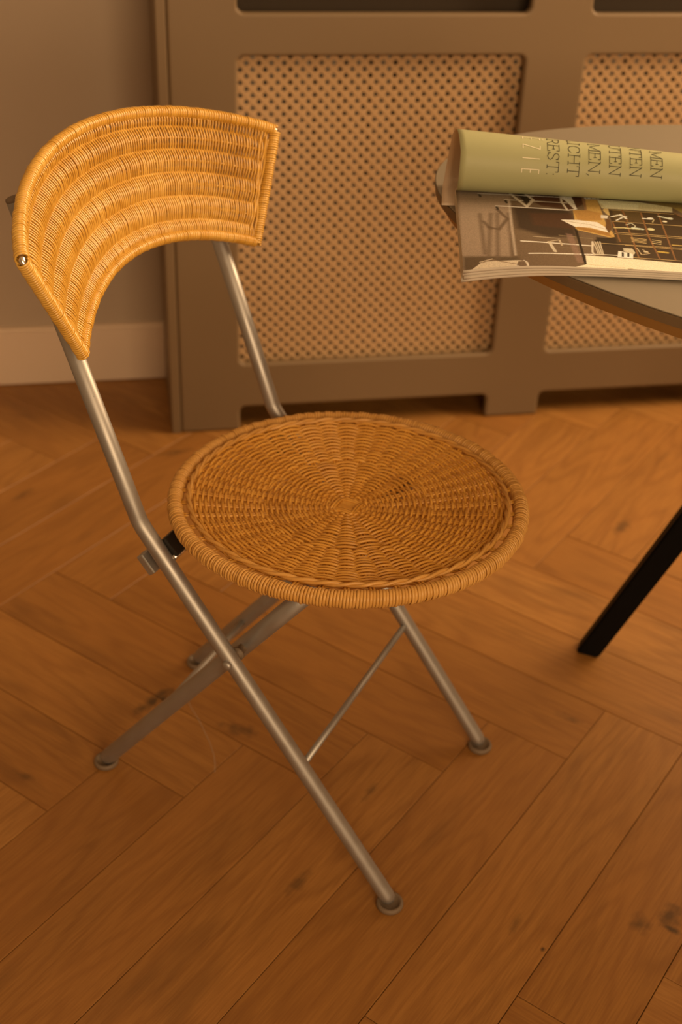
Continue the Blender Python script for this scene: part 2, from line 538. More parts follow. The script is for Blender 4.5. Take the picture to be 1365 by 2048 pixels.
# lattice panels: each diagonal strip is its own sub-part
PITCH, SW = 0.0152, 0.0080
for (x0, x1) in ((XS[1] - 0.012, XS[2] + 0.012), (XS[3] - 0.012, XS[4] + 0.012)):
    z0, z1 = ZS[2] - 0.012, ZS[3] + 0.012
    bm = bmesh.new()
    yb = CY + 0.0255
    for (a0, a1, b0, b1) in ((x0, x1, z0 - 0.012, z0), (x0, x1, z1, z1 + 0.012), (x0 - 0.012, x0, z0, z1), (x1, x1 + 0.012, z0, z1)):
        box_bm(bm, a0, a1, yb - 0.006, yb + 0.002, b0, b1)
    cov(bm)
    panel = bm_mesh('lattice_panel', bm, M['lattice'], cover)
    H, W = z1 - z0, x1 - x0
    for dirn in (-1, 1):
        yc = CY + (0.0232 if dirn < 0 else 0.0236)
        c = 0.004
        step = PITCH * math.sqrt(2)
        while c < W + H:
            if dirn < 0:   # runs down to the right : x + z' = c
                pa = (max(0, c - H), min(H, c)); pb = (min(W, c), max(0, c - W))
            else:          # runs up to the right : x - z' = c - H
                d = c - H
                pa = (max(0, d), max(0, -d)); pb = (min(W, H + d), min(H, W - d))
            c += step
            L = math.hypot(pb[0] - pa[0], pb[1] - pa[1])
            if L < 0.012: continue
            bm = bmesh.new()
            box_bm(bm, -L / 2, L / 2, -0.0006, 0.0006, -SW / 2, SW / 2)
            es = [e for e in bm.edges if all(v.co.y < 0 for v in e.verts)]
            bmesh.ops.bevel(bm, geom=es, offset=0.0004, segments=1, affect='EDGES')
            R = Matrix.Translation(((pa[0] + pb[0]) / 2 + x0 - cx0, yc - CY, (pa[1] + pb[1]) / 2 + z0)) @ Matrix.Rotation(math.atan2(-(pb[1] - pa[1]), pb[0] - pa[0]), 4, 'Y')
            st = bm_mesh('lattice_strip', bm, M['lattice'], panel)
            st.matrix_local = R

# the radiator behind the lattice
rad = tag(empty('radiator', (0.47, 1.0, 0.0)), 'grey enamelled panel radiator half hidden behind the lattice of the cover', 'radiator')
bm = bmesh.new()
for k in range(26):
    x = -0.60 + k * 0.048
    box_bm(bm, x, x + 0.034, -0.045, -0.015, 0.15, 0.72, 0.008, 2)
bm_mesh('ribbed_panel', bm, M['radiator'], rad)
bm = bmesh.new()
box_bm(bm, -0.62, 0.66, -0.030, 0.05, 0.12, 0.15, 0.006); box_bm(bm, -0.62, 0.66, -0.030, 0.05, 0.72, 0.75, 0.006); box_bm(bm, -0.62, 0.66, -0.014, 0.05, 0.15, 0.72)
bm_mesh('water_channels', bm, M['radiator'], rad)
V, F = sweep([np.array([(-0.56, -0.02, 0.13), (-0.56, -0.02, 0.10), (-0.56, -0.02, 0.06), (-0.56, -0.02, -0.012)])], (1, 0, 0), 0.009, seg=12)
np_mesh('supply_pipe', V, F, M['chrome'], rad)
bm = bmesh.new(); lathe_bm(bm, [(0, 0.0), (0.014, 0.0), (0.016, 0.006), (0.016, 0.03), (0.011, 0.036), (0, 0.036)], 16, Matrix.Translation((-0.56, -0.03, 0.055)) @ Matrix.Rotation(PI / 2, 4, 'X'))
bm_mesh('valve', bm, M['chrome'], rad, True)

# ------------------------------------------------------------------ chair
CH = tag(empty('folding_chair', (-0.1191, -0.04375, 0), math.radians(-36.052)),
         'folding chair with honey woven cane seat and curved back on grey steel tube legs', 'chair')
TR = 0.0097


def bent_tube(pts, rad, bend_r, n=12):
    """poly-line with rounded corners"""
    pts = [np.array(q, float) for q in pts]
    out = [pts[0]]
    for a, b, c in zip(pts[:-2], pts[1:-1], pts[2:]):
        d1, d2 = norm(a - b), norm(c - b)
        ang = math.acos(float(np.clip(d1 @ d2, -1, 1)))
        t = bend_r / math.tan(ang / 2)
        p1, p2 = b + d1 * t, b + d2 * t
        for s in np.linspace(0, 1, n):
            out.append((1 - s) ** 2 * p1 + 2 * s * (1 - s) * b + s * s * p2)
    out.append(pts[-1])
    return np.array(out)


def foot_pad(x, y, parent):
    bm = bmesh.new()
    lathe_bm(bm, [(0, 0.0), (0.0150, 0.0), (0.0163, 0.0015), (0.0166, 0.0045), (0.0158, 0.0068), (0.0138, 0.0076), (0.0122, 0.0068), (0.0112, 0.0046), (0, 0.0042)], 36, Matrix.Translation((x, y, 0)))
    return bm_mesh('foot_pad', bm, M['rubber'], parent, True)


BEND = (-0.1126, 0.4508); TOP = (-0.2381, 0.7939); FX = 0.2222
for s in (-1, 1):
    y = s * 0.1536
    P = bent_tube([(FX, y, 0.0075), (BEND[0], y, BEND[1]), (TOP[0], y, TOP[1])], TR, 0.055)
    # closer sampling so the rounded lower end tapers
    d = norm(P[1] - P[0])
    P = np.vstack([P[0] , P[0] + d * 0.004, P[0] + d * 0.011, P[1:]])
    rads = np.full(len(P), TR)
    V, F = sweep([P], (0, 1, 0), TR, seg=20)
    ring = V[:len(P) * 20].reshape(len(P), 20, 3)
    for i, f_ in ((0, 0.55), (1, 0.85)): ring[i] = P[i] + (ring[i] - P[i]) * f_
    V[:len(P) * 20] = ring.reshape(-1, 3)
    post = np_mesh('back_post', V, F, M['steel'], CH)
    foot_pad(FX - 0.001, y, post)
    bm = bmesh.new()
    lathe_bm(bm, [(0.0078, 0), (0.0092, 0.0015), (0.0098, 0.004), (0.0092, 0.0065), (0.006, 0.0078), (0, 0.008)], 20,
             Matrix.Translation((TOP[0] + 0.0006, y, TOP[1] - 0.002)) @ Matrix.Rotation(-0.35, 4, 'Y'))
    bm_mesh('end_cap', bm, M['rubber'], post, True)
    # rivet of the pivot, domed head on the outside
    zp = 0.298; xp = FX - (zp - 0.0075) * (FX - BEND[0]) / (BEND[1] - 0.0075)
    bm = bmesh.new()
    lathe_bm(bm, [(0.0060, -0.001), (0.0060, 0.001), (0.0052, 0.0030), (0.0032, 0.0042), (0, 0.0046)], 18,
             Matrix.Translation((xp, y + s * TR * 0.98, zp)) @ Matrix.Rotation(-s * PI / 2, 4, 'X'))
    bm_mesh('rivet', bm, M['steel'], post, True)
    bm = bmesh.new()
    lathe_bm(bm, [(0.0055, 0.0), (0.0055, 0.004), (0.0085, 0.004), (0.0085, 0.0065), (0.0055, 0.0065), (0.0055, 0.018)], 18,
             Matrix.Translation((xp, y - s * 0.0085, zp)) @ Matrix.Rotation(s * PI / 2, 4, 'X'))
    bm_mesh('spacer', bm, M['rubber'], post, True)
    # stop block behind the bend and the clamp that carries the seat
    bm = bmesh.new(); box_bm(bm, -0.0130, 0.0130, -0.008, 0.008, -0.005, 0.005, 0.0015)
    bmesh.ops.transform(bm, matrix=Matrix.Translation((-0.1030, y, 0.4000)) @ Matrix.Rotation(math.radians(50), 4, 'Y'), verts=bm.verts)
    bm_mesh('stop_block', bm, M['steel'], post)
    bm = bmesh.new(); box_bm(bm, -0.0125, 0.0125, -0.016, 0.016, -0.009, 0.009, 0.002)
    bmesh.ops.transform(bm, matrix=Matrix.Translation((-0.0835, y - s * 0.0225, 0.4185)) @ Matrix.Rotation(math.radians(44), 4, 'Y'), verts=bm.verts)
    tag(bm_mesh('seat_clamp', bm, M['plastic'], post), 'black plastic clamp')
    V, F = sweep([np.array([(-0.074, y - s * 0.006, 0.412), (-0.074, y - s * 0.034, 0.412)])], (1, 0, 0), 0.0035, seg=12)
    np_mesh('clamp_pin', V, F, M['chrome'], post)

for s in (-1, 1):
    y = s * 0.1179
    A = np.array((-0.2192, y, 0.0075)); B = np.array((0.0990, y, 0.4235))
    d = norm(B - A)
    P = np.array([A, A + d * 0.004, A + d * 0.011, A + d * 0.2, A + d * 0.4, B])
    V, F = sweep([P], (0, 1, 0), 0.0107, seg=20)
    ring = V[:len(P) * 20].reshape(len(P), 20, 3)
    for i, f_ in ((0, 0.55), (1, 0.85)): ring[i] = P[i] + (ring[i] - P[i]) * f_
    V[:len(P) * 20] = ring.reshape(-1, 3)
    leg = np_mesh('leg', V, F, M['steel'], CH)
    foot_pad(A[0] + 0.001, y, leg)
# stretchers: thin rods between the posts and between the legs
zs = 0.174; xs = FX - (zs - 0.0075) * (FX - BEND[0]) / (BEND[1] - 0.0075)
V, F = sweep([np.array([(xs, -0.1475, zs), (xs, 0.0, zs), (xs, 0.1475, zs)])], (0, 0, 1), 0.0042, seg=12)
np_mesh('stretcher', V, F, M['steel'], CH)
zs2 = 0.117; xs2 = -0.2192 + (zs2 - 0.0075) * (0.0990 + 0.2192) / (0.4235 - 0.0075)
V, F = sweep([np.array([(xs2, -0.1125, zs2), (xs2, 0.0, zs2), (xs2, 0.1125, zs2)])], (0, 0, 1), 0.0048, seg=12)
np_mesh('stretcher', V, F, M['steel'], CH)
V, F = sweep([np.array([(0.0990, -0.125, 0.4235), (0.0990, 0.0, 0.4235), (0.0990, 0.125, 0.4235)])], (0, 0, 1), TR, seg=16)
np_mesh('crossbar', V, F, M['steel'], CH)

# ---- seat
SX, SAX, SAY, SZ, TILT = 0.0690, 0.1995, 0.1905, 0.4529, 0.0277


def seat_pt(x, y, z):
    return np.stack([SX + x, y, SZ + z + x * TILT], -1)


th = np.linspace(0, 2 * PI, 181)[:-1]
V, F = sweep([seat_pt(SAX * np.cos(th), SAY * np.sin(th), 0 * th)], (0, 0, 1), 0.0074, seg=14, closed=True)
seat = np_mesh('seat', V, F, M['cane_seat'], CH)
# binding: one cane wound round the rim
TURNS = 376
npt = TURNS * 14
t = np.arange(npt) * 2 * PI / npt
psi = t * TURNS
jit = 1 + 0.10 * np.interp(t * TURNS / (2 * PI), np.arange(TURNS + 1), RNG.uniform(-1, 1, TURNS + 1))
rr = 0.0082 * jit
C0 = np.stack([SAX * np.cos(t), SAY * np.sin(t)], 1)
Nrm = norm(np.stack([np.cos(t) * SAY, np.sin(t) * SAX], 1))
P = seat_pt(C0[:, 0] + Nrm[:, 0] * rr * np.cos(psi), C0[:, 1] + Nrm[:, 1] * rr * np.cos(psi), rr * 1.12 * np.sin(psi))
Cc = seat_pt(C0[:, 0], C0[:, 1], 0 * t)
V, F = sweep([P], [norm(P - Cc)], 0.0009, 0.00178, seg=6, closed=True)
tag(np_mesh('rim_binding', V, F, M['cane_rim'], seat), kind='stuff')

IAX, IAY = SAX - 0.0125, SAY - 0.0125


def dish(r):
    return 0.0035 - 0.0150 * (1 - r ** 2)


def tens(r):    # spokes sit on the dish, deepest at the centre
    return dish(r)


RINGS = 53
paths, ups, ra = [], [], []
rs = np.linspace(0.075, 0.985, RINGS)
for i, r in enumerate(rs):
    N = 22 if r < 0.52 else 44
    npt = N * (7 if N == 22 else 6)
    tt = np.arange(npt) * 2 * PI / npt
    amp = 0.0025 * min(1.0, 0.55 + r)
    if N == 44: amp = 0.0021
    w = np.cos(N / 2 * tt + PI * i)
    w = np.sign(w) * np.abs(w) ** 0.75
    rad = r + RNG.uniform(-1, 1) * 0.0022 + 0.0022 * np.sin(3 * tt + RNG.uniform(0, 6)) * RNG.uniform(0, 1)
    # slackness: local wander of the courses
    z = dish(rad) + amp * w + 0.0006 * np.sin(2 * tt + RNG.uniform(0, 6))
    P = seat_pt(rad * IAX * np.cos(tt), rad * IAY * np.sin(tt), z)
    V_, F_ = None, None
    paths.append(P); ra.append(0.00165 + RNG.uniform(-0.0002, 0.0002))
VV, FF, off = [], [], 0
for P, a in zip(paths, ra):
    V, F = sweep([P], (0, 0, 1), a * 0.95, a * 1.08, seg=6, closed=True)
    VV.append(V); FF.append(F + off); off += len(V)
tag(np_mesh('seat_weave', np.vstack(VV), np.vstack(FF), M['cane_seat'], seat), kind='stuff')
# spokes
paths = []
for q in range(44):
    a = 2 * PI * q / 44
    r0 = 0.06 if q % 2 == 0 else 0.50
    for dlt in (-0.010, 0.010):
        r = np.linspace(r0, 1.03, 24)
        aa = a + dlt / np.maximum(r, 0.25)
        paths.append(seat_pt(r * IAX * np.cos(aa), r * IAY * np.sin(aa), dish(r)))
V, F = sweep(paths, (0, 0, 1), 0.0014, 0.0017, seg=5)
tag(np_mesh('seat_spokes', V, F, M['cane_seat'], seat), kind='stuff')
# little square knot where the spokes cross, and its binding
paths = []
for q in range(6):
    y = -0.0075 + q * 0.003
    paths.append(seat_pt(np.linspace(-0.011, 0.011, 8), np.full(8, y), np.full(8, dish(0) + 0.0012)))
for sx in (-1, 1):
    for k in range(2):
        paths.append(seat_pt(np.full(8, sx * (0.0115 + 0.0031 * k)), np.linspace(-0.0125, 0.0125, 8), dish(0) + 0.0032 - 0.0016 * np.linspace(-1, 1, 8) ** 2))
        paths.append(seat_pt(np.linspace(-0.0125, 0.0125, 8), np.full(8, sx * (0.0100 + 0.0031 * k)), dish(0) + 0.0028 - 0.0016 * np.linspace(-1, 1, 8) ** 2))
V, F = sweep(paths, (0, 0, 1), 0.0014, 0.0016, seg=6)
np_mesh('centre_knot', V, F, M['cane_seat'], seat)
# twisted border along the inside of the rim
VV, FF, off = [], [], 0
for ph in (0, PI):
    npt = 44 * 10
    tt = np.arange(npt) * 2 * PI / npt
    tw = tt * 24 + ph
    rad = 0.984 + 0.0085 * np.cos(tw)
    P = seat_pt(rad * IAX * np.cos(tt), rad * IAY * np.sin(tt), 0.0070 + 0.0017 * np.sin(tw))
    V, F = sweep([P], (0, 0, 1), 0.0021, seg=7, closed=True)
    VV.append(V); FF.append(F + off); off += len(V)
np_mesh('twisted_border', np.vstack(VV), np.vstack(FF), M['cane_rim'], seat)

# ---- backrest: ruled sheet between a wide upper and a narrower lower arc
TOPC = (-0.1621, 0.2430, 0.7782, 0.0973, 0.0498, 0.711)
BOTC = (-0.1521, 0.1785, 0.6584, 0.0521, 0.0400, 0.363)


def arc(par, s):
    X, Y, Z, d, h, tm = par
    t = s * tm
    c = (np.cos(t) - math.cos(tm)) / (1 - math.cos(tm))
    return np.stack([X - d * c, Y * np.sin(t) / math.sin(tm), Z + h * c], -1)


def sheet(s, v):
    s = np.asarray(s, float); v = np.asarray(v, float)
    return arc(TOPC, s) * (1 - v)[..., None] + arc(BOTC, s) * v[..., None]


def sheet_n(s, v):
    e = 1e-3
    ds = sheet(s + e, v) - sheet(s - e, v); dv = sheet(s, v + e) - sheet(s, v - e)
    return norm(np.cross(dv, ds))      # towards the sitter


n_test = sheet_n(np.array([0.0]), np.array([0.5]))[0]
NS = 1.0 if n_test[0] > 0 else -1.0
# steel loop inside the rim
q = np.linspace(-1, 1, 60)
loop = np.vstack([sheet(q, 0 * q), sheet(np.ones(12), np.linspace(0, 1, 14)[1:-1]), sheet(q[::-1], 0 * q + 1), sheet(-np.ones(12), np.linspace(1, 0, 14)[1:-1])])
loopup = np.vstack([sheet_n(q, 0 * q), sheet_n(np.ones(12), np.linspace(0, 1, 14)[1:-1]), sheet_n(q[::-1], 0 * q + 1), sheet_n(-np.ones(12), np.linspace(1, 0, 14)[1:-1])])
V, F = sweep([loop], [loopup], 0.0036, seg=10, closed=True)
back = np_mesh('backrest', V, F, M['chrome'], CH)


def wound(line, ups_, turns, r0, seg_t=12, jitter=0.08):
    """cane wound round a polyline"""
    d = np.r_[0, np.cumsum(np.linalg.norm(np.diff(line, axis=0), axis=1))]
    n = turns * seg_t
    u = np.linspace(0, d[-1], n)
    Pc = np.stack([np.interp(u, d, line[:, k]) for k in range(3)], 1)
    Uc = norm(np.stack([np.interp(u, d, ups_[:, k]) for k in range(3)], 1))
    T = norm(np.gradient(Pc, axis=0)); S = norm(np.cross(T, Uc)); N = np.cross(S, T)
    psi = np.arange(n) * 2 * PI / seg_t
    rj = r0 * (1 + jitter * np.interp(np.arange(n) / seg_t, np.arange(turns + 1), RNG.uniform(-1, 1, turns + 1)))
    off = N * (rj * np.cos(psi))[:, None] + S * (rj * np.sin(psi))[:, None]
    return Pc + off, norm(off), d[-1]


VV, FF, off = [], [], 0
segs = []
q = np.linspace(-0.996, 0.999, 90)
segs.append((sheet(q, 0 * q), sheet_n(q, 0 * q), 0.0034, 0.0062))
segs.append((sheet(q, 0 * q + 1), sheet_n(q, 0 * q), 0.0030, 0.0056))
v_ = np.linspace(0.008, 1.02, 20)
for sd in (-1, 1): segs.append((sheet(sd + 0 * v_, v_), sheet_n(sd + 0 * v_, v_), 0.0027, 0.0062))
for line, ups_, pitch, r0 in segs:
    ln = np.linalg.norm(np.diff(line, axis=0), axis=1).sum()
    P, U_, _ = wound(line, ups_, int(ln / pitch), r0)
    V, F = sweep([P], [U_], 0.0011, pitch * 0.50, seg=6)
    VV.append(V); FF.append(F + off); off += len(V)
tag(np_mesh('rim_binding', np.vstack(VV), np.vstack(FF), M['cane_back'], back), kind='stuff')
# cross rods
RV = [0.025, 0.205, 0.39, 0.58, 0.775, 0.965]
DV = 0.187
paths, ups = [], []
for v in RV[1:5]:
    q = np.linspace(-0.985, 0.985, 70)
    paths.append(sheet(q, 0 * q + v)); ups.append(sheet_n(q, 0 * q + v))
for a_, b_ in zip(paths, ups):
    V, F = sweep([a_], [b_], 0.0019, seg=7)
    np_mesh('cross_rod', V, F, M['cane_back'], back)
# strands
NST = 256
paths, ups, ra = [], [], []
vv = np.linspace(0.0, 1.0, 46)
env = np.clip(np.minimum(vv, 1 - vv) / 0.06, 0, 1)
for i in range(NST):
    s = -0.962 + 1.924 * (i + 0.5) / NST + RNG.uniform(-1, 1) * 0.0010
    lean = 0.0035 * np.sin(PI * vv * 1.3 + RNG.uniform(-0.4, 0.4))
    ss = s + lean
    phs = np.interp(vv, RV, np.arange(6))
    wv = np.cos(PI * phs + PI * (i % 2))
    amp = 0.0040 * env * (1 + RNG.uniform(-0.12, 0.12))
    nn = sheet_n(ss, vv) * NS
    paths.append(sheet(ss, vv) + nn * (amp * wv)[:, None]); ups.append(nn); ra.append(0.00106 + RNG.uniform(-0.0001, 0.0001))
V, F = sweep(paths, ups, ra, seg=6, caps=False)
tag(np_mesh('back_weave', V, F, M['cane_back'], back), kind='stuff')
# long filler canes beside the two side rails
paths, ups = [], []
for sd in (-1, 1):
    for k, (v0, v1) in enumerate(((0.10, 0.98), (0.05, 0.80), (0.30, 0.97), (0.02, 0.55))):
        v = np.linspace(v0, v1, 26)
        s = sd * (0.968 - 0.010 * k + 0.004 * np.sin(v * 9 + k))
        nn = sheet_n(s, v) * NS
        paths.append(sheet(s, v) + nn * (0.0022 + 0.0012 * np.cos(PI * np.interp(v, RV, np.arange(6)) + k * PI))[:, None]); ups.append(nn)
for a_, b_ in zip(paths, ups):
    V, F = sweep([a_], [b_], 0.0013, seg=6)
    np_mesh('side_filler', V, F, M['cane_back'], back)
# brackets between posts and backrest
for s in (-1, 1):
    for z, xx in ((0.700, -0.2000), (0.765, -0.2255)):
        V, F = sweep([np.array([(-0.2035 - (z - 0.70) * 0.366, s * 0.1536, z), (xx + 0.014, s * 0.1525, z + 0.002)])], (0, 0, 1), 0.004, seg=10)
        np_mesh('bracket', V, F, M['steel'], CH)

# ------------------------------------------------------------------ oval table
TC = Vector((0.6924, -0.1325)); TU = Vector((-0.8574, 0.5146)); TV = Vector((0.5146, 0.8574))
TA, TB, TZ = 0.6893, 0.3994, 0.745
table = tag(empty('oval_table', (TC.x, TC.y, 0)), 'oval table with beige top and brown edge on splayed black legs', 'table')


def ell_loft(name, prof, mat, cap0=False, cap1=False):
    """prof: list of (inset, z)"""
    n = 160
    bm = bmesh.new(); rings = []
    for ins, z in prof:
        ring = []
        for k in range(n):
            a = 2 * PI * k / n
            p = TU * ((TA - ins) * math.cos(a)) + TV * ((TB - ins) * math.sin(a))
            ring.append(bm.verts.new((p.x, p.y, z)))
        rings.append(ring)
    for a, b in zip(rings[:-1], rings[1:]):
        for k in range(n): bm.faces.new((a[k], a[(k + 1) % n], b[(k + 1) % n], b[k]))
    if cap0: bm.faces.new(rings[0])
    if cap1: bm.faces.new(rings[-1])
    return bm_mesh(name, bm, mat, table, False)


ell_loft('tabletop', [(0.004, TZ - 0.0012), (0.0008, TZ - 0.0010), (0.0006, TZ - 0.0004), (0.0012, TZ)], M['laminate'], True, True)
ell_loft('edge_band', [(0.002, TZ - 0.0013), (0.0, TZ - 0.0016), (0.0, TZ - 0.0030), (0.0012, TZ - 0.0125), (0.004, TZ - 0.0127)], M['edging'], True, True)
ell_loft('underside', [(0.0030, TZ - 0.0129), (0.0030, TZ - 0.0135), (0.0120, TZ - 0.0270), (0.0180, TZ - 0.0275)], M['ply'], True, True)
# splayed square legs running in to a hub under the top
FOOT = Vector((0.3755, 0.1345)) - TC
for base, dirv in ((Vector((FOOT.x, FOOT.y)), -TU), (-Vector((FOOT.x, FOOT.y)), TU), (TV * 0.30, -TV), (-TV * 0.30, TV)):
    h = TZ - 0.03
    run = 0.27 if abs(dirv.dot(TU)) > 0.5 else 0.20
    top = base + dirv * run
    side = Vector((-dirv.y, dirv.x))
    bm = bmesh.new()
    vs = []
    for (c, z, hw) in ((base, 0.0, 0.0165), (top, h, 0.0195)):
        for a, b in ((-1, -1), (1, -1), (1, 1), (-1, 1)):
            q_ = c + dirv * (a * hw * 1.05) + side * (b * hw)
            vs.append(bm.verts.new((q_.x, q_.y, z)))
    bm.faces.new(vs[3::-1]); bm.faces.new(vs[4:8])
    for k in range(4): bm.faces.new((vs[k], vs[(k + 1) % 4], vs[4 + (k + 1) % 4], vs[4 + k]))
    bmesh.ops.bevel(bm, geom=bm.edges[:], offset=0.003, segments=2, affect='EDGES')
    bm_mesh('leg', bm, M['black'], table)
bm = bmesh.new(); box_bm(bm, -0.24, 0.24, -0.14, 0.14, TZ - 0.036, TZ - 0.0276, 0.002)
bmesh.ops.transform(bm, matrix=Matrix.Rotation(math.atan2(TU.y, TU.x), 4, 'Z'), verts=bm.verts)
bm_mesh('mounting_plate', bm, M['black'], table)

# ------------------------------------------------------------------ magazine
MO = np.array([0.0365, -0.1245]); MANG = math.radians(-12.0)
E1 = np.array([math.cos(MANG), math.sin(MANG)]); E2 = np.array([-math.sin(MANG), math.cos(MANG)])
mag = tag(empty('magazine', (MO[0], MO[1], TZ), MANG), 'open magazine with a rolled olive green page, lying on the oval table', 'magazine')
MLEN, BSP = 0.315, 0.2195       # length along the spine, distance fore-edge to spine
STACK = 0.0098


def droop(s, b):
    """sag of the sheets beyond the table edge"""
    d = np.clip(0.105 - s - 0.30 * b, 0, None)
    return -0.85 * d * d * np.clip(1.0 - b / 0.25, 0, 1)


def lift(s, b):                # slight arch of the pages towards the spine
    return 0.0005 * np.sin(np.clip(s / 0.3, 0, 1) * PI)


# four bundles of pages, fanned by a millimetre or two at the fore-edge
NB = 4
gs, gb = 40, 24
for k in range(NB):
    s0 = 0.0006 * (NB - 1 - k) * (1 if k % 2 else -0.6)
    b0 = (0.0, 0.0012, 0.0003, 0.0018)[3 - k] * 0.8
    zt = 0.0007 + (k + 1) * (STACK - 0.0007) / NB
    zb = 0.0007 + k * (STACK - 0.0007) / NB + 0.0003
    s = np.linspace(s0, MLEN, gs); b = np.linspace(b0, BSP, gb)
    S_, B_ = np.meshgrid(s, b, indexing='ij')
    # pages fan out a little at the drooping corner
    fan = 1.0 + 0.5 * np.clip(1 - S_ / 0.16, 0, 1) * np.clip(1 - B_ / 0.12, 0, 1)
    Vt = np.stack([S_, B_, STACK - (STACK - zt) * fan + droop(S_, B_) + lift(S_, B_)], -1).reshape(-1, 3)
    Vb = np.stack([S_, B_, STACK - (STACK - zb) * fan + droop(S_, B_) + lift(S_, B_)], -1).reshape(-1, 3)
    n1 = gs * gb
    I, J = np.meshgrid(np.arange(gs - 1), np.arange(gb - 1), indexing='ij')
    A_ = (I * gb + J).ravel(); Bq = ((I + 1) * gb + J).ravel(); Cq = ((I + 1) * gb + J + 1).ravel(); Dq = (I * gb + J + 1).ravel()
    F1 = np.stack([A_, Bq, Cq, Dq], 1); F2 = np.stack([A_, Dq, Cq, Bq], 1) + n1
    per = [i * gb for i in range(gs)] + [(gs - 1) * gb + j for j in range(1, gb)] + [i * gb + gb - 1 for i in range(gs - 2, -1, -1)] + [j for j in range(gb - 2, 0, -1)]
    per = np.array(per); nx = np.roll(per, -1)
    F3 = np.stack([per, per + n1, nx + n1, nx], 1)
    np_mesh('page_bundle', np.vstack([Vt, Vb]), np.vstack([F1, F2, F3]), M['paper'], mag, False)


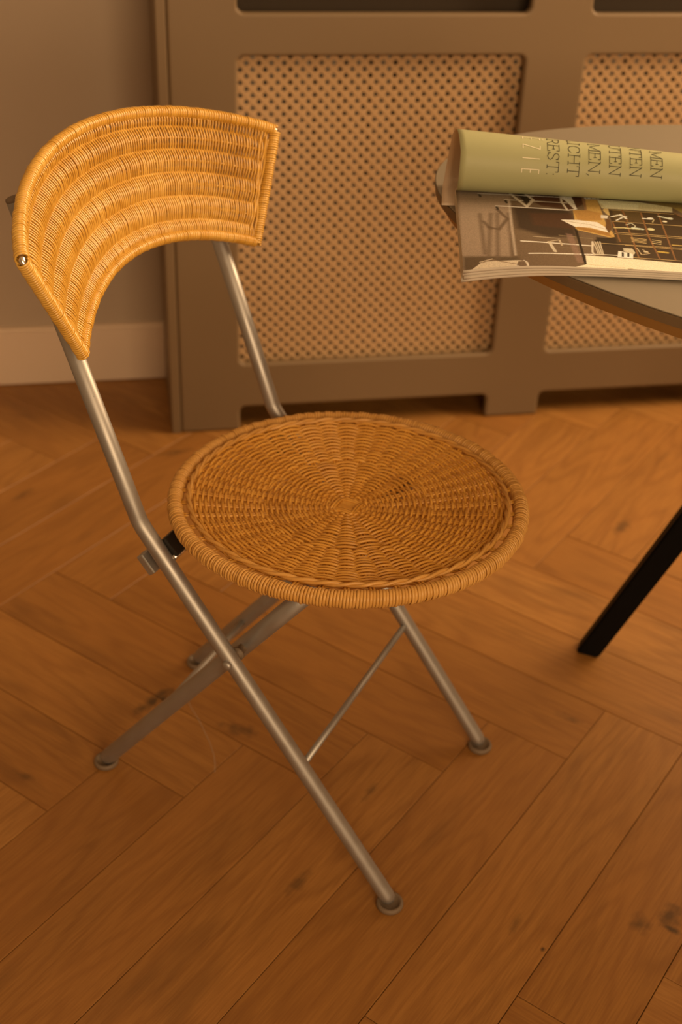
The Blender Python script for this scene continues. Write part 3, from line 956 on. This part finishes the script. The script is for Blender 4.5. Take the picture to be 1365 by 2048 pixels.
# the printed photograph on the top page, painted as a grid of colours in page coordinates
PH = [
('p',(158,127,88),4,1,[2.9,237.6,66.0,247.0,46.0,-12.0,-2.1,-18.2]),
('p',(120,92,58),7,1,[62.8,233.5,60.1,69.9,60.9,-10.1,120.9,-2.4,123.4,32.1,137.4,194.2,133.3,231.1]),
('p',(72,50,30),9,1,[60.2,171.1,125.7,165.5,125.3,111.2,124.0,83.9,92.2,79.6,60.8,102.4]),
('p',(100,76,46),6,1,[0.1,31.0,56.3,23.3,61.4,-5.3,-1.0,-13.3]),
('l',(112,86,56),3,0.7,[23.4,142.3,23.0,34.0],4.57),
('l',(112,86,56),3,0.7,[35.7,144.1,25.9,19.3],4.57),
('l',(112,86,56),3,0.7,[42.9,145.1,35.4,20.6],4.57),
('l',(112,86,56),3,0.7,[55.2,146.8,51.0,27.6],4.57),
('l',(104,78,50),2,0.85,[43.7,156.9,52.9,129.2,41.6,97.0,31.1,103.8],4.22),
('l',(104,78,50),3,0.8,[26.1,119.8,32.8,98.5],4.22),
('l',(185,155,112),1.5,0.8,[59.0,189.1,55.8,101.7,53.9,28.0],2.81),
('p',(92,56,32),1,1,[76.9,222.8,119.6,222.7,131.8,218.2,147.2,214.2,148.1,195.8,128.8,166.0,93.7,175.9,83.8,192.7]),
('p',(88,54,30),6,0.8,[79.0,150.2,126.4,153.9,124.6,105.6,107.1,108.7,79.7,113.2]),
('p',(150,105,60),0.5,1,[144.1,223.1,147.2,214.2,144.5,168.2,142.0,167.9]),
('l',(222,196,150),0.4,1,[25.3,207.1,120.0,207.1],2.11),
('l',(222,196,150),0.4,1,[54.3,190.2,124.2,188.7],2.11),
('l',(222,196,150),0.4,1,[43.5,168.7,84.6,167.4,123.6,165.2],2.46),
('l',(205,178,130),0.4,1,[62.2,211.2,75.9,222.7,87.0,193.1,77.7,170.6,62.2,211.2],3.52),
('p',(58,42,24),0.5,1,[69.7,212.3,76.6,218.3,83.9,193.3,78.0,178.4]),
('l',(222,196,150),0.4,1,[60.9,207.9,88.2,205.6],2.11),
('p',(222,198,152),0.6,1,[120.5,221.6,123.9,223.4,132.1,212.0,133.8,169.6,131.0,167.5,124.6,192.4,120.0,204.0]),
('l',(120,92,58),0.4,1,[124.8,215.9,129.1,216.5],0.7),
('l',(120,92,58),0.4,1,[126.0,209.9,129.9,209.2],0.7),
('l',(120,92,58),0.4,1,[127.2,203.8,130.7,201.9],0.7),
('l',(120,92,58),0.4,1,[128.4,197.8,131.6,194.6],0.7),
('l',(120,92,58),0.4,1,[129.6,191.9,132.4,187.4],0.7),
('l',(215,188,140),0.4,1,[120.5,221.6,118.7,191.5,122.5,165.1,130.1,168.5],2.46),
('l',(215,188,140),0.4,1,[122.5,220.0,144.6,218.8],2.46),
('p',(226,202,158),0.6,1,[145.0,221.4,165.8,218.1,163.2,206.5,147.0,204.2]),
('l',(110,84,50),0.4,1,[150.0,219.6,149.7,207.1],1.05),
('l',(110,84,50),0.4,1,[155.0,220.3,154.7,207.8],1.05),
('l',(110,84,50),0.4,1,[160.9,221.2,160.5,208.6],1.05),
('p',(198,150,72),0.6,1,[147.0,204.2,160.8,205.0,160.7,173.5,160.2,132.8,164.9,89.4,159.5,86.0,124.6,105.6,128.8,166.0,144.5,168.2]),
('p',(180,128,58),0.6,1,[128.6,164.2,144.5,168.2,159.1,161.4,156.9,138.0,130.1,134.3]),
('p',(168,116,50),0.6,1,[125.0,108.4,161.9,89.0,157.8,101.9,128.0,117.1]),
('p',(232,208,160),0.6,1,[111.5,134.0,130.2,135.4,150.9,131.5,158.8,115.8,160.6,100.7,141.5,113.4,124.7,114.4]),
('l',(150,112,64),0.4,1,[115.4,129.4,140.8,123.4,159.0,110.3],0.7),
('l',(205,178,125),0.4,1,[113.7,132.0,144.7,122.2],0.7),
('p',(110,72,34),0.6,1,[162.9,144.6,166.2,139.3,164.9,116.6,159.3,98.3,157.8,115.7]),
('p',(205,165,92),0.6,1,[162.4,170.7,167.3,183.4,170.8,171.9,170.4,154.3,165.6,156.5]),
('p',(220,196,150),0.6,1,[158.3,155.5,166.2,153.7,163.9,144.7,156.8,144.9]),
('p',(214,190,128),0.6,1,[160.8,205.0,206.0,204.1,243.8,192.4,241.1,175.3,209.7,175.6,162.2,176.6]),
('p',(228,208,150),0.6,0.7,[161.3,200.7,206.6,195.0,203.7,179.5,166.9,180.3]),
('p',(150,120,58),3,0.8,[212.4,217.4,296.2,217.9,287.0,174.4,243.6,191.2,222.2,200.3]),
('p',(170,138,66),2,1,[243.6,191.2,288.9,183.5,277.0,127.3]),
('p',(74,52,28),0.6,1,[169.3,175.9,243.4,173.3,275.8,121.6,254.2,20.3,173.8,27.7,138.2,36.5,140.8,78.1,163.9,89.2,166.6,128.0]),
('p',(96,70,34),2,1,[173.0,172.2,204.7,170.8,204.4,137.8,170.9,137.1]),
('p',(92,66,32),2,1,[166.4,99.3,182.8,97.2,182.9,73.3,163.8,75.4]),
('p',(60,42,24),2,1,[143.9,86.5,165.1,84.1,161.9,62.6,142.0,65.2]),
('l',(190,150,84),0.4,1,[171.0,173.1,241.6,169.5],1.41),
('l',(190,150,84),0.4,1,[167.8,136.7,275.9,131.6],1.41),
('l',(190,150,84),0.4,1,[166.0,103.6,270.5,96.9],1.41),
('l',(190,150,84),0.4,1,[165.8,99.2,269.6,92.5],1.41),
('l',(190,150,84),0.4,1,[141.6,69.3,263.9,65.6],1.41),
('l',(190,150,84),0.4,1,[172.2,66.6,262.7,60.3],1.41),
('l',(190,150,84),0.4,1,[170.9,33.3,256.2,29.3],1.41),
('l',(140,92,46),0.4,1,[184.6,173.9,185.4,139.1],1.76),
('l',(140,92,46),0.4,1,[204.7,167.8,201.1,94.3],1.76),
('l',(140,92,46),0.4,1,[223.7,167.0,220.8,94.2],1.76),
('l',(140,92,46),0.4,1,[182.9,135.9,182.5,101.5],1.76),
('l',(140,92,46),0.4,1,[182.8,97.2,180.6,34.6],1.76),
('l',(140,92,46),0.4,1,[201.1,94.3,202.0,32.4],1.76),
('l',(140,92,46),0.4,1,[220.8,94.2,218.0,32.0],1.76),
('l',(140,92,46),0.4,1,[243.2,172.1,275.8,121.6],1.76),
('l',(140,92,46),0.4,1,[168.4,133.9,167.9,76.5],1.76),
('l',(222,200,150),0.4,1,[169.9,151.3,177.9,157.1,185.6,153.5],3.16),
('l',(222,200,150),0.4,1,[180.4,159.7,185.1,147.7],2.81),
('l',(225,205,160),0.4,1,[173.4,140.3,181.0,150.0],2.11),
('l',(225,205,158),0.4,1,[204.5,150.4,209.5,149.9],3.16),
('l',(225,205,158),0.5,1,[212.2,151.4,212.6,151.5],6.51),
('l',(190,160,100),0.4,1,[212.9,140.1,215.7,148.5],1.41),
('l',(205,190,140),0.4,1,[223.5,159.9,231.9,155.3],3.52),
('l',(205,190,140),0.5,1,[234.4,154.5,234.8,154.6],6.51),
('l',(222,196,140),0.5,1,[226.8,144.3,227.2,144.3],4.88),
('l',(215,185,110),0.4,1,[168.0,117.1,180.2,118.7],2.46),
('l',(205,180,110),0.4,1,[180.1,117.6,193.8,116.2],3.16),
('l',(200,190,140),0.4,1,[188.4,119.9,197.9,116.7],4.22),
('l',(215,190,120),0.5,1,[207.1,118.0,207.5,118.0],7.33),
('l',(215,195,140),0.4,1,[181.5,127.3,188.6,133.9,191.8,125.9,187.7,115.3],1.05),
('l',(205,165,95),0.4,1,[181.7,90.0,196.9,86.7],1.41),
('l',(205,165,95),0.4,1,[181.5,86.3,196.2,82.9],1.41),
('l',(205,165,95),0.4,1,[181.3,82.5,195.6,79.2],1.41),
('l',(205,165,95),0.4,1,[181.1,78.8,195.0,75.4],1.41),
('l',(215,180,110),0.4,1,[203.7,86.6,212.1,84.0],1.41),
('l',(215,180,110),0.4,1,[202.9,81.7,211.2,79.1],1.41),
('l',(215,180,110),0.4,1,[202.0,76.9,210.3,74.3],1.41),
('l',(190,150,70),0.4,1,[223.0,74.4,265.2,71.9],2.81),
('l',(205,170,110),0.4,1,[182.8,60.2,184.7,42.7,193.9,46.4,188.1,57.3],1.05),
('l',(205,175,120),0.5,1,[190.5,51.0,190.9,51.1],4.48),
('l',(190,150,60),0.4,1,[204.6,52.9,213.0,51.4],4.22),
('l',(224,200,152),0.4,1,[63.1,65.6,136.5,60.3],2.81),
('l',(224,200,152),0.4,1,[68.4,32.4,135.3,36.2],2.81),
('l',(190,160,110),0.4,1,[76.6,79.6,103.7,77.4],1.41),
('l',(150,122,76),0.4,1,[104.7,86.6,139.2,80.6],1.41),
('l',(130,104,64),0.4,1,[98.9,51.7,127.8,51.9],1.41),
('l',(205,178,128),0.4,1,[91.8,66.3,95.7,39.5],3.52),
('l',(190,160,110),0.4,1,[90.8,66.2,103.2,73.1,104.4,57.6],2.11),
('l',(200,172,122),0.4,1,[138.1,72.5,139.5,53.5,139.6,37.2],1.41),
('l',(200,172,122),0.4,1,[140.7,72.9,141.4,53.7,141.3,37.5],1.41),
('l',(200,172,122),0.4,1,[143.3,73.2,143.4,54.0,143.1,37.7],1.41),
('l',(200,172,122),0.4,1,[145.9,73.5,145.3,54.2,144.8,37.9],1.41),
('l',(215,188,138),0.4,1,[138.1,72.5,134.3,43.6,135.1,34.6],2.11),
('l',(215,188,138),0.4,1,[135.4,37.2,160.0,36.9],2.11),
('p',(160,118,84),2,0.5,[112.3,93.0,119.0,91.2,121.8,12.2,115.1,11.3]),
('l',(48,32,18),0.4,1,[124.6,105.6,123.1,7.5],2.81),
('p',(238,212,152),0.6,1,[125.7,32.4,159.3,31.8,254.4,21.3,248.8,-5.3,167.5,-0.3,107.9,-2.2,124.1,8.6]),
('l',(200,165,100),0.4,1,[124.1,8.6,169.8,2.9],0.7),
('l',(120,84,48),0.4,1,[155.4,31.3,254.4,21.3],1.05),
('p',(240,218,170),0.6,1,[161.9,49.3,176.4,44.1,174.3,30.8,158.3,31.7]),
('p',(52,38,26),0.3,1,[164.9,46.6,167.1,45.9,165.2,33.6,163.1,34.3]),
('p',(52,38,26),0.3,1,[170.8,47.4,173.0,46.7,171.0,34.3,168.9,35.1]),
('p',(205,180,128),0.6,1,[168.0,58.3,177.7,58.5,179.1,47.0,176.9,41.6,167.6,49.0]),
('p',(140,112,72),0.5,1,[164.2,2.2,202.8,0.4,205.3,-5.9,165.0,-4.4]),
('l',(70,50,30),0.4,1,[163.9,0.2,166.9,-4.1,205.5,-6.8],1.05),
('p',(206,176,126),0.6,1,[2.8,-7.1,20.0,15.6,55.6,15.3,63.0,13.3,65.0,2.4,61.4,-5.3,52.2,-4.6]),
('l',(150,118,78),0.6,1,[19.9,13.6,27.8,19.6,54.8,4.5],1.76),
('l',(190,160,112),0.4,1,[17.2,15.2,29.7,20.8],1.76),
('p',(120,92,60),0.6,1,[55.4,12.3,62.0,13.2,63.5,2.2,57.8,-3.3,52.6,0.8]),
('l',(225,198,150),0.4,1,[52.8,3.2,60.5,-4.4,64.7,0.9,64.5,9.6,61.3,15.1],1.05),
('l',(58,42,28),0.4,1,[0.1,-9.8,50.1,-6.7,124.8,-1.0,165.6,-0.5],1.05),
('l',(58,42,28),0.4,1,[46.6,-5.3,52.5,-0.7,59.5,-5.5],1.05),
('l',(60,46,30),1.2,1,[26.4,204.1,27.3,196.8],2.81),
('l',(60,46,30),1.2,1,[55.1,187.3,55.9,180.1],2.81),
('l',(60,46,30),1.2,1,[43.6,165.2,44.4,158.2],2.81),
('l',(60,46,30),1.2,1,[41.8,224.0,42.6,216.5],2.81),
]


def lin(c):
    c = np.asarray(c, float) / 255
    return np.where(c <= 0.04045, c / 12.92, ((c + 0.055) / 1.055) ** 2.4)


PAPER_WHITE = lin((232, 205, 158))       # how the bare sheet looks in this light
gsx, gby = 470, 300
ps = np.linspace(0.0, MLEN, gsx); pb = np.linspace(0.0008, 0.218, gby)
S_, B_ = np.meshgrid(ps, pb, indexing='ij')
X_, Y_ = S_ * 1000, B_ * 1000
img = np.zeros((gsx, gby, 3)) + lin((120, 92, 58))
for it in PH:
    kind, colr, blur, op, pts = it[:5]
    q_ = np.array(pts).reshape(-1, 2)
    lo = q_.min(0) - 6 - blur * 3; hi = q_.max(0) + 6 + blur * 3
    i0, i1 = np.searchsorted(ps * 1000, (lo[0], hi[0])); j0, j1 = np.searchsorted(pb * 1000, (lo[1], hi[1]))
    if i1 <= i0 or j1 <= j0: continue
    x, y = X_[i0:i1, j0:j1], Y_[i0:i1, j0:j1]
    dmin = np.full(x.shape, 1e9); inside = np.zeros(x.shape, bool)
    n = len(q_)
    for k in range(n if kind == 'p' else n - 1):
        (xa, ya), (xb, yb) = q_[k], q_[(k + 1) % n]
        dx, dy = xb - xa, yb - ya
        t_ = np.clip(((x - xa) * dx + (y - ya) * dy) / max(dx * dx + dy * dy, 1e-9), 0, 1)
        dmin = np.minimum(dmin, np.hypot(x - xa - t_ * dx, y - ya - t_ * dy))
        if kind == 'p':
            cr = ((ya > y) != (yb > y)) & (x < dx * (y - ya) / (dy if abs(dy) > 1e-9 else 1e-9) + xa)
            inside ^= cr
    d = np.where(inside, -dmin, dmin) if kind == 'p' else dmin - it[5] / 2
    al = np.clip(0.5 - d / (blur + 0.25), 0, 1) * op
    img[i0:i1, j0:j1] = img[i0:i1, j0:j1] * (1 - al[..., None]) + lin(colr) * al[..., None]
img *= (1 + 0.10 * RNG.normal(size=(gsx, gby, 1)).clip(-2, 2))
alb = np.clip((img / PAPER_WHITE) ** 1.12 * 0.74, 0.004, 0.85)
Vp = np.stack([S_, B_, STACK + 0.00025 + droop(S_, B_) + lift(S_, B_)], -1).reshape(-1, 3)
I, J = np.meshgrid(np.arange(gsx - 1), np.arange(gby - 1), indexing='ij')
Fp = np.stack([I * gby + J, (I + 1) * gby + J, (I + 1) * gby + J + 1, I * gby + J + 1], -1).reshape(-1, 4)
o = np_mesh('photo_page', Vp, Fp, M['photo'], mag)
ca = o.data.color_attributes.new('print', 'FLOAT_COLOR', 'POINT')
ca.data.foreach_set('color', np.concatenate([alb.reshape(-1, 3), np.ones((gsx * gby, 1))], 1).astype(np.float32).ravel())
tag(o, 'page printed with a sepia photograph of chairs, a table and shelves')

# the turned page: spine -> up the front -> over -> down the back -> flat under the stack
def roll_R(s): return 0.0336 - 0.0255 * s


def roll_pt(s, a, extra=0.0):
    """a: angle from the top of the roll, + towards the fore-edge"""
    R = roll_R(s)
    zc = STACK + 0.0006 + R + lift(s, BSP)
    bc = BSP - 0.0005 - 0.010 * (s / 0.3)
    return np.stack([s, bc - (R + extra) * np.sin(a), zc + (R + extra) * np.cos(a)], -1)


def sheet_profile(s):
    R = roll_R(s)
    out = []
    aa = np.linspace(math.radians(176), math.radians(-62), 44)
    for a in aa: out.append((a,))
    return aa


gs = 44
sv = np.linspace(0.0, MLEN, gs)
aa = np.linspace(math.radians(178), math.radians(-58), 48)
rows = []
for a in aa: rows.append(roll_pt(sv, np.full(gs, a)))
last = rows[-1]; prev = rows[-2]
dirv = norm(last - prev)
# come down to the table behind the roll, then run forward under the stack
P0 = last; zt = 0.0004
b_end = np.full(gs, 0.190)
L_back = (last[:, 2] - zt)
ctrl1 = P0 + dirv * (L_back * 0.85)[:, None]
end_turn = np.stack([sv, P0[:, 1] - 0.002, np.full(gs, zt)], -1)
ctrl2 = end_turn + np.array([0, 0.020, 0.0])
for t_ in np.linspace(0, 1, 20)[1:]:
    rows.append((1 - t_) ** 3 * P0 + 3 * t_ * (1 - t_) ** 2 * ctrl1 + 3 * t_ * t_ * (1 - t_) * ctrl2 + t_ ** 3 * end_turn)
for t_ in np.linspace(0, 1, 8)[1:]:
    e = end_turn.copy(); e[:, 1] = (1 - t_) * end_turn[:, 1] + t_ * b_end
    rows.append(e)
rows = np.array(rows)                       # (profile, s, 3)
npz = len(rows)
sk = np.clip((np.arange(npz) - 24) / (npz - 24), 0, 1)
rows[:, :, 0] += (-0.0165 * sk)[:, None]
nrm = np.cross(np.gradient(rows, axis=0), np.gradient(rows, axis=1)); nrm = norm(nrm)
mid = rows[20, 10]; cc = np.array([mid[0], BSP, STACK + 0.03])
if (nrm[20, 10] @ (mid - cc)) < 0: nrm = -nrm
outer = rows; inner = rows - nrm * 0.00035
n1 = npz * gs
I, J = np.meshgrid(np.arange(npz - 1), np.arange(gs - 1), indexing='ij')
A_ = (I * gs + J).ravel(); Bq = ((I + 1) * gs + J).ravel(); Cq = ((I + 1) * gs + J + 1).ravel(); Dq = (I * gs + J + 1).ravel()
F1 = np.stack([A_, Bq, Cq, Dq], 1); F2 = np.stack([A_, Dq, Cq, Bq], 1) + n1
per = np.array([i * gs for i in range(npz)] + [(npz - 1) * gs + j for j in range(1, gs)] + [i * gs + gs - 1 for i in range(npz - 2, -1, -1)] + [j for j in range(gs - 2, 0, -1)])
nx = np.roll(per, -1)
F3 = np.stack([per, per + n1, nx + n1, nx], 1)
o = np_mesh('rolled_page', np.vstack([outer.reshape(-1, 3), inner.reshape(-1, 3)]), np.vstack([F1, F2, F3]), [M['green'], M['reverse']], mag)
mi = np.zeros(len(o.data.polygons), np.int32); mi[len(F1):] = 1
o.data.polygons.foreach_set('material_index', mi)
tag(o, 'olive green page rolled back on itself')

# lettering on the roll: strokes in a unit box (x along the reading direction, y up the letter)
SER = 0.13
GL = {
    'M': (1.10, [[(0.10, 0), (0.10, 1)], [(0.10, 1), (0.55, 0.12)], [(0.55, 0.12), (1.0, 1)], [(1.0, 1), (1.0, 0)], [(0.0, 0), (0.24, 0)], [(0.86, 0), (1.12, 0)], [(0.0, 1), (0.12, 1)], [(0.98, 1), (1.12, 1)]]),
    'E': (0.80, [[(0.12, 0), (0.12, 1)], [(0.0, 1), (0.68, 1), (0.68, 0.80)], [(0.0, 0), (0.72, 0), (0.72, 0.20)], [(0.12, 0.52), (0.52, 0.52)], [(0.52, 0.42), (0.52, 0.62)]]),
    'N': (0.98, [[(0.12, 0), (0.12, 1)], [(0.12, 1), (0.82, 0)], [(0.82, 0), (0.82, 1)], [(0.0, 0), (0.26, 0)], [(0.68, 1), (0.96, 1)], [(0.0, 1), (0.14, 1)]]),
    'T': (0.84, [[(0.40, 0), (0.40, 1)], [(0.0, 0.78), (0.0, 1), (0.80, 1), (0.80, 0.78)], [(0.26, 0), (0.54, 0)]]),
    'U': (0.94, [[(0.14, 1), (0.14, 0.30), (0.22, 0.10), (0.46, 0.0), (0.70, 0.10), (0.78, 0.30), (0.78, 1)], [(0.0, 1), (0.28, 1)], [(0.64, 1), (0.92, 1)]]),
    'I': (0.40, [[(0.17, 0), (0.17, 1)], [(0.03, 1), (0.31, 1)], [(0.03, 0), (0.31, 0)]]),
    'C': (0.88, [[(0.76, 0.72), (0.76, 0.94)], [(0.76, 0.76), (0.64, 0.95), (0.42, 1.0), (0.18, 0.88), (0.06, 0.5), (0.18, 0.12), (0.42, 0.0), (0.64, 0.05), (0.78, 0.22)]]),
    'H': (0.98, [[(0.14, 0), (0.14, 1)], [(0.80, 0), (0.80, 1)], [(0.14, 0.52), (0.80, 0.52)], [(0.0, 0), (0.28, 0)], [(0.0, 1), (0.28, 1)], [(0.66, 0), (0.94, 0)], [(0.66, 1), (0.94, 1)]]),
    'R': (0.88, [[(0.14, 0), (0.14, 1)], [(0.0, 1), (0.50, 1), (0.68, 0.90), (0.72, 0.74), (0.66, 0.58), (0.48, 0.50), (0.14, 0.50)], [(0.44, 0.50), (0.78, 0)], [(0.0, 0), (0.28, 0)], [(0.76, 0), (0.88, 0)]]),
    'S': (0.76, [[(0.60, 0.74), (0.60, 0.94)], [(0.60, 0.78), (0.52, 0.94), (0.34, 1.0), (0.14, 0.92), (0.08, 0.74), (0.18, 0.58), (0.50, 0.44), (0.63, 0.26), (0.56, 0.08), (0.34, 0.0), (0.14, 0.08), (0.07, 0.24)], [(0.07, 0.04), (0.07, 0.28)]]),
    'L': (0.74, [[(0.12, 0), (0.12, 1)], [(0.0, 1), (0.26, 1)], [(0.0, 0), (0.66, 0), (0.66, 0.24)]]),
    ',': (0.30, [[(0.12, 0.08), (0.02, -0.14)]]),
    ':': (0.30, [[(0.10, 0.0), (0.10, 0.07)], [(0.10, 0.58), (0.10, 0.65)]]),
    'e': (0.62, [[(0.06, 0), (0.06, 1)], [(0.06, 1), (0.46, 1)], [(0.06, 0), (0.46, 0)], [(0.06, 0.5), (0.40, 0.5)]]),
    'd': (0.62, [[(0.06, 0), (0.06, 1)], [(0.06, 1), (0.46, 1)], [(0.06, 0), (0.46, 0)], [(0.06, 0.5), (0.40, 0.5)], [(0.14, 1.16), (0.14, 1.22)], [(0.36, 1.16), (0.36, 1.22)]]),
    'z': (0.66, [[(0.04, 1), (0.50, 1), (0.02, 0), (0.52, 0)]]),
    'i': (0.50, [[(0.20, 0), (0.20, 1)]]),
}


def lettering(name, text, s_base, height, a_end, adv_scale, width, mat, track=0.0, wscale=1.0):
    """text reads from the top of the roll towards the fore-edge, ends at angle a_end; letter tops point along +s"""
    R = float(roll_R(np.array(s_base)))
    xs_, x = [], 0.0
    for ch in text:
        xs_.append(x); x += GL[ch][0] * wscale + track
    total = x - track
    VV, FF, off = [], [], 0
    for ch, x0 in zip(text, xs_):
        for st in GL[ch][1]:
            for (xa, ya), (xb, yb) in zip(st[:-1], st[1:]):
                p = np.array([(x0 + xa * wscale - total) * height * adv_scale, ya * height]); q_ = np.array([(x0 + xb * wscale - total) * height * adv_scale, yb * height])
                L = np.linalg.norm(q_ - p)
                if L < 1e-6: continue
                d = (q_ - p) / L; nn = np.array([-d[1], d[0]])
                n = max(2, int(L / 0.0012) + 1)
                tt = np.linspace(-0.35 * width / L, 1 + 0.35 * width / L, n)
                pts = p + (q_ - p) * tt[:, None]
                quad = []
                for sg in (-1, 1):
                    w2 = pts + nn * sg * width / 2
                    s_ = s_base + w2[:, 1]
                    a = a_end + w2[:, 0] / R
                    quad.append(roll_pt(s_, a, 0.00025))
                V = np.vstack(quad)
                i = np.arange(n - 1)
                F = np.stack([i, i + 1, n + i + 1, n + i], 1)
                VV.append(V); FF.append(F + off); off += len(V)
    return np_mesh(name, np.vstack(VV), np.vstack(FF), mat, mag, False)


D2R = math.radians
for txt, sb, aend in (('REST:', 0.0965, 91), ('LICHT', 0.1195, 88), ('MEN,', 0.1425, 87), ('UTEN', 0.1655, 80), ('NTEN', 0.1885, 79), ('MEN', 0.2115, 78)):
    lettering('printed_line', txt, sb, 0.0128, D2R(aend), 1.05 if sb < 0.15 else 0.94, 0.0008, M['ink'], 0.05)
lettering('printed_title', 'dzie', 0.0690, 0.0190, D2R(90), 0.68, 0.0008, M['white_ink'], 0.62, 0.80)

# ------------------------------------------------------------------ small things
tp = np.array([(-0.2514, 0.1177), (-0.2465, 0.0980), (-0.2419, 0.0788), (-0.2340, 0.0560), (-0.2279, 0.0305), (-0.2225, 0.0080), (-0.2193, -0.0153), (-0.2190, -0.0320), (-0.2209, -0.0485)])
uu = np.linspace(0, len(tp) - 1, 60)
tpath = np.stack([np.interp(uu, np.arange(len(tp)), tp[:, 0]), np.interp(uu, np.arange(len(tp)), tp[:, 1]), np.full(60, 0.0004)], 1)
V, F = sweep([tpath], (0, 0, 1), 0.0002, 0.00022, seg=5)
tag(np_mesh('loose_thread', V, F, M['fibre']), 'thin pale thread lying on the planks by the rear chair legs', 'thread')
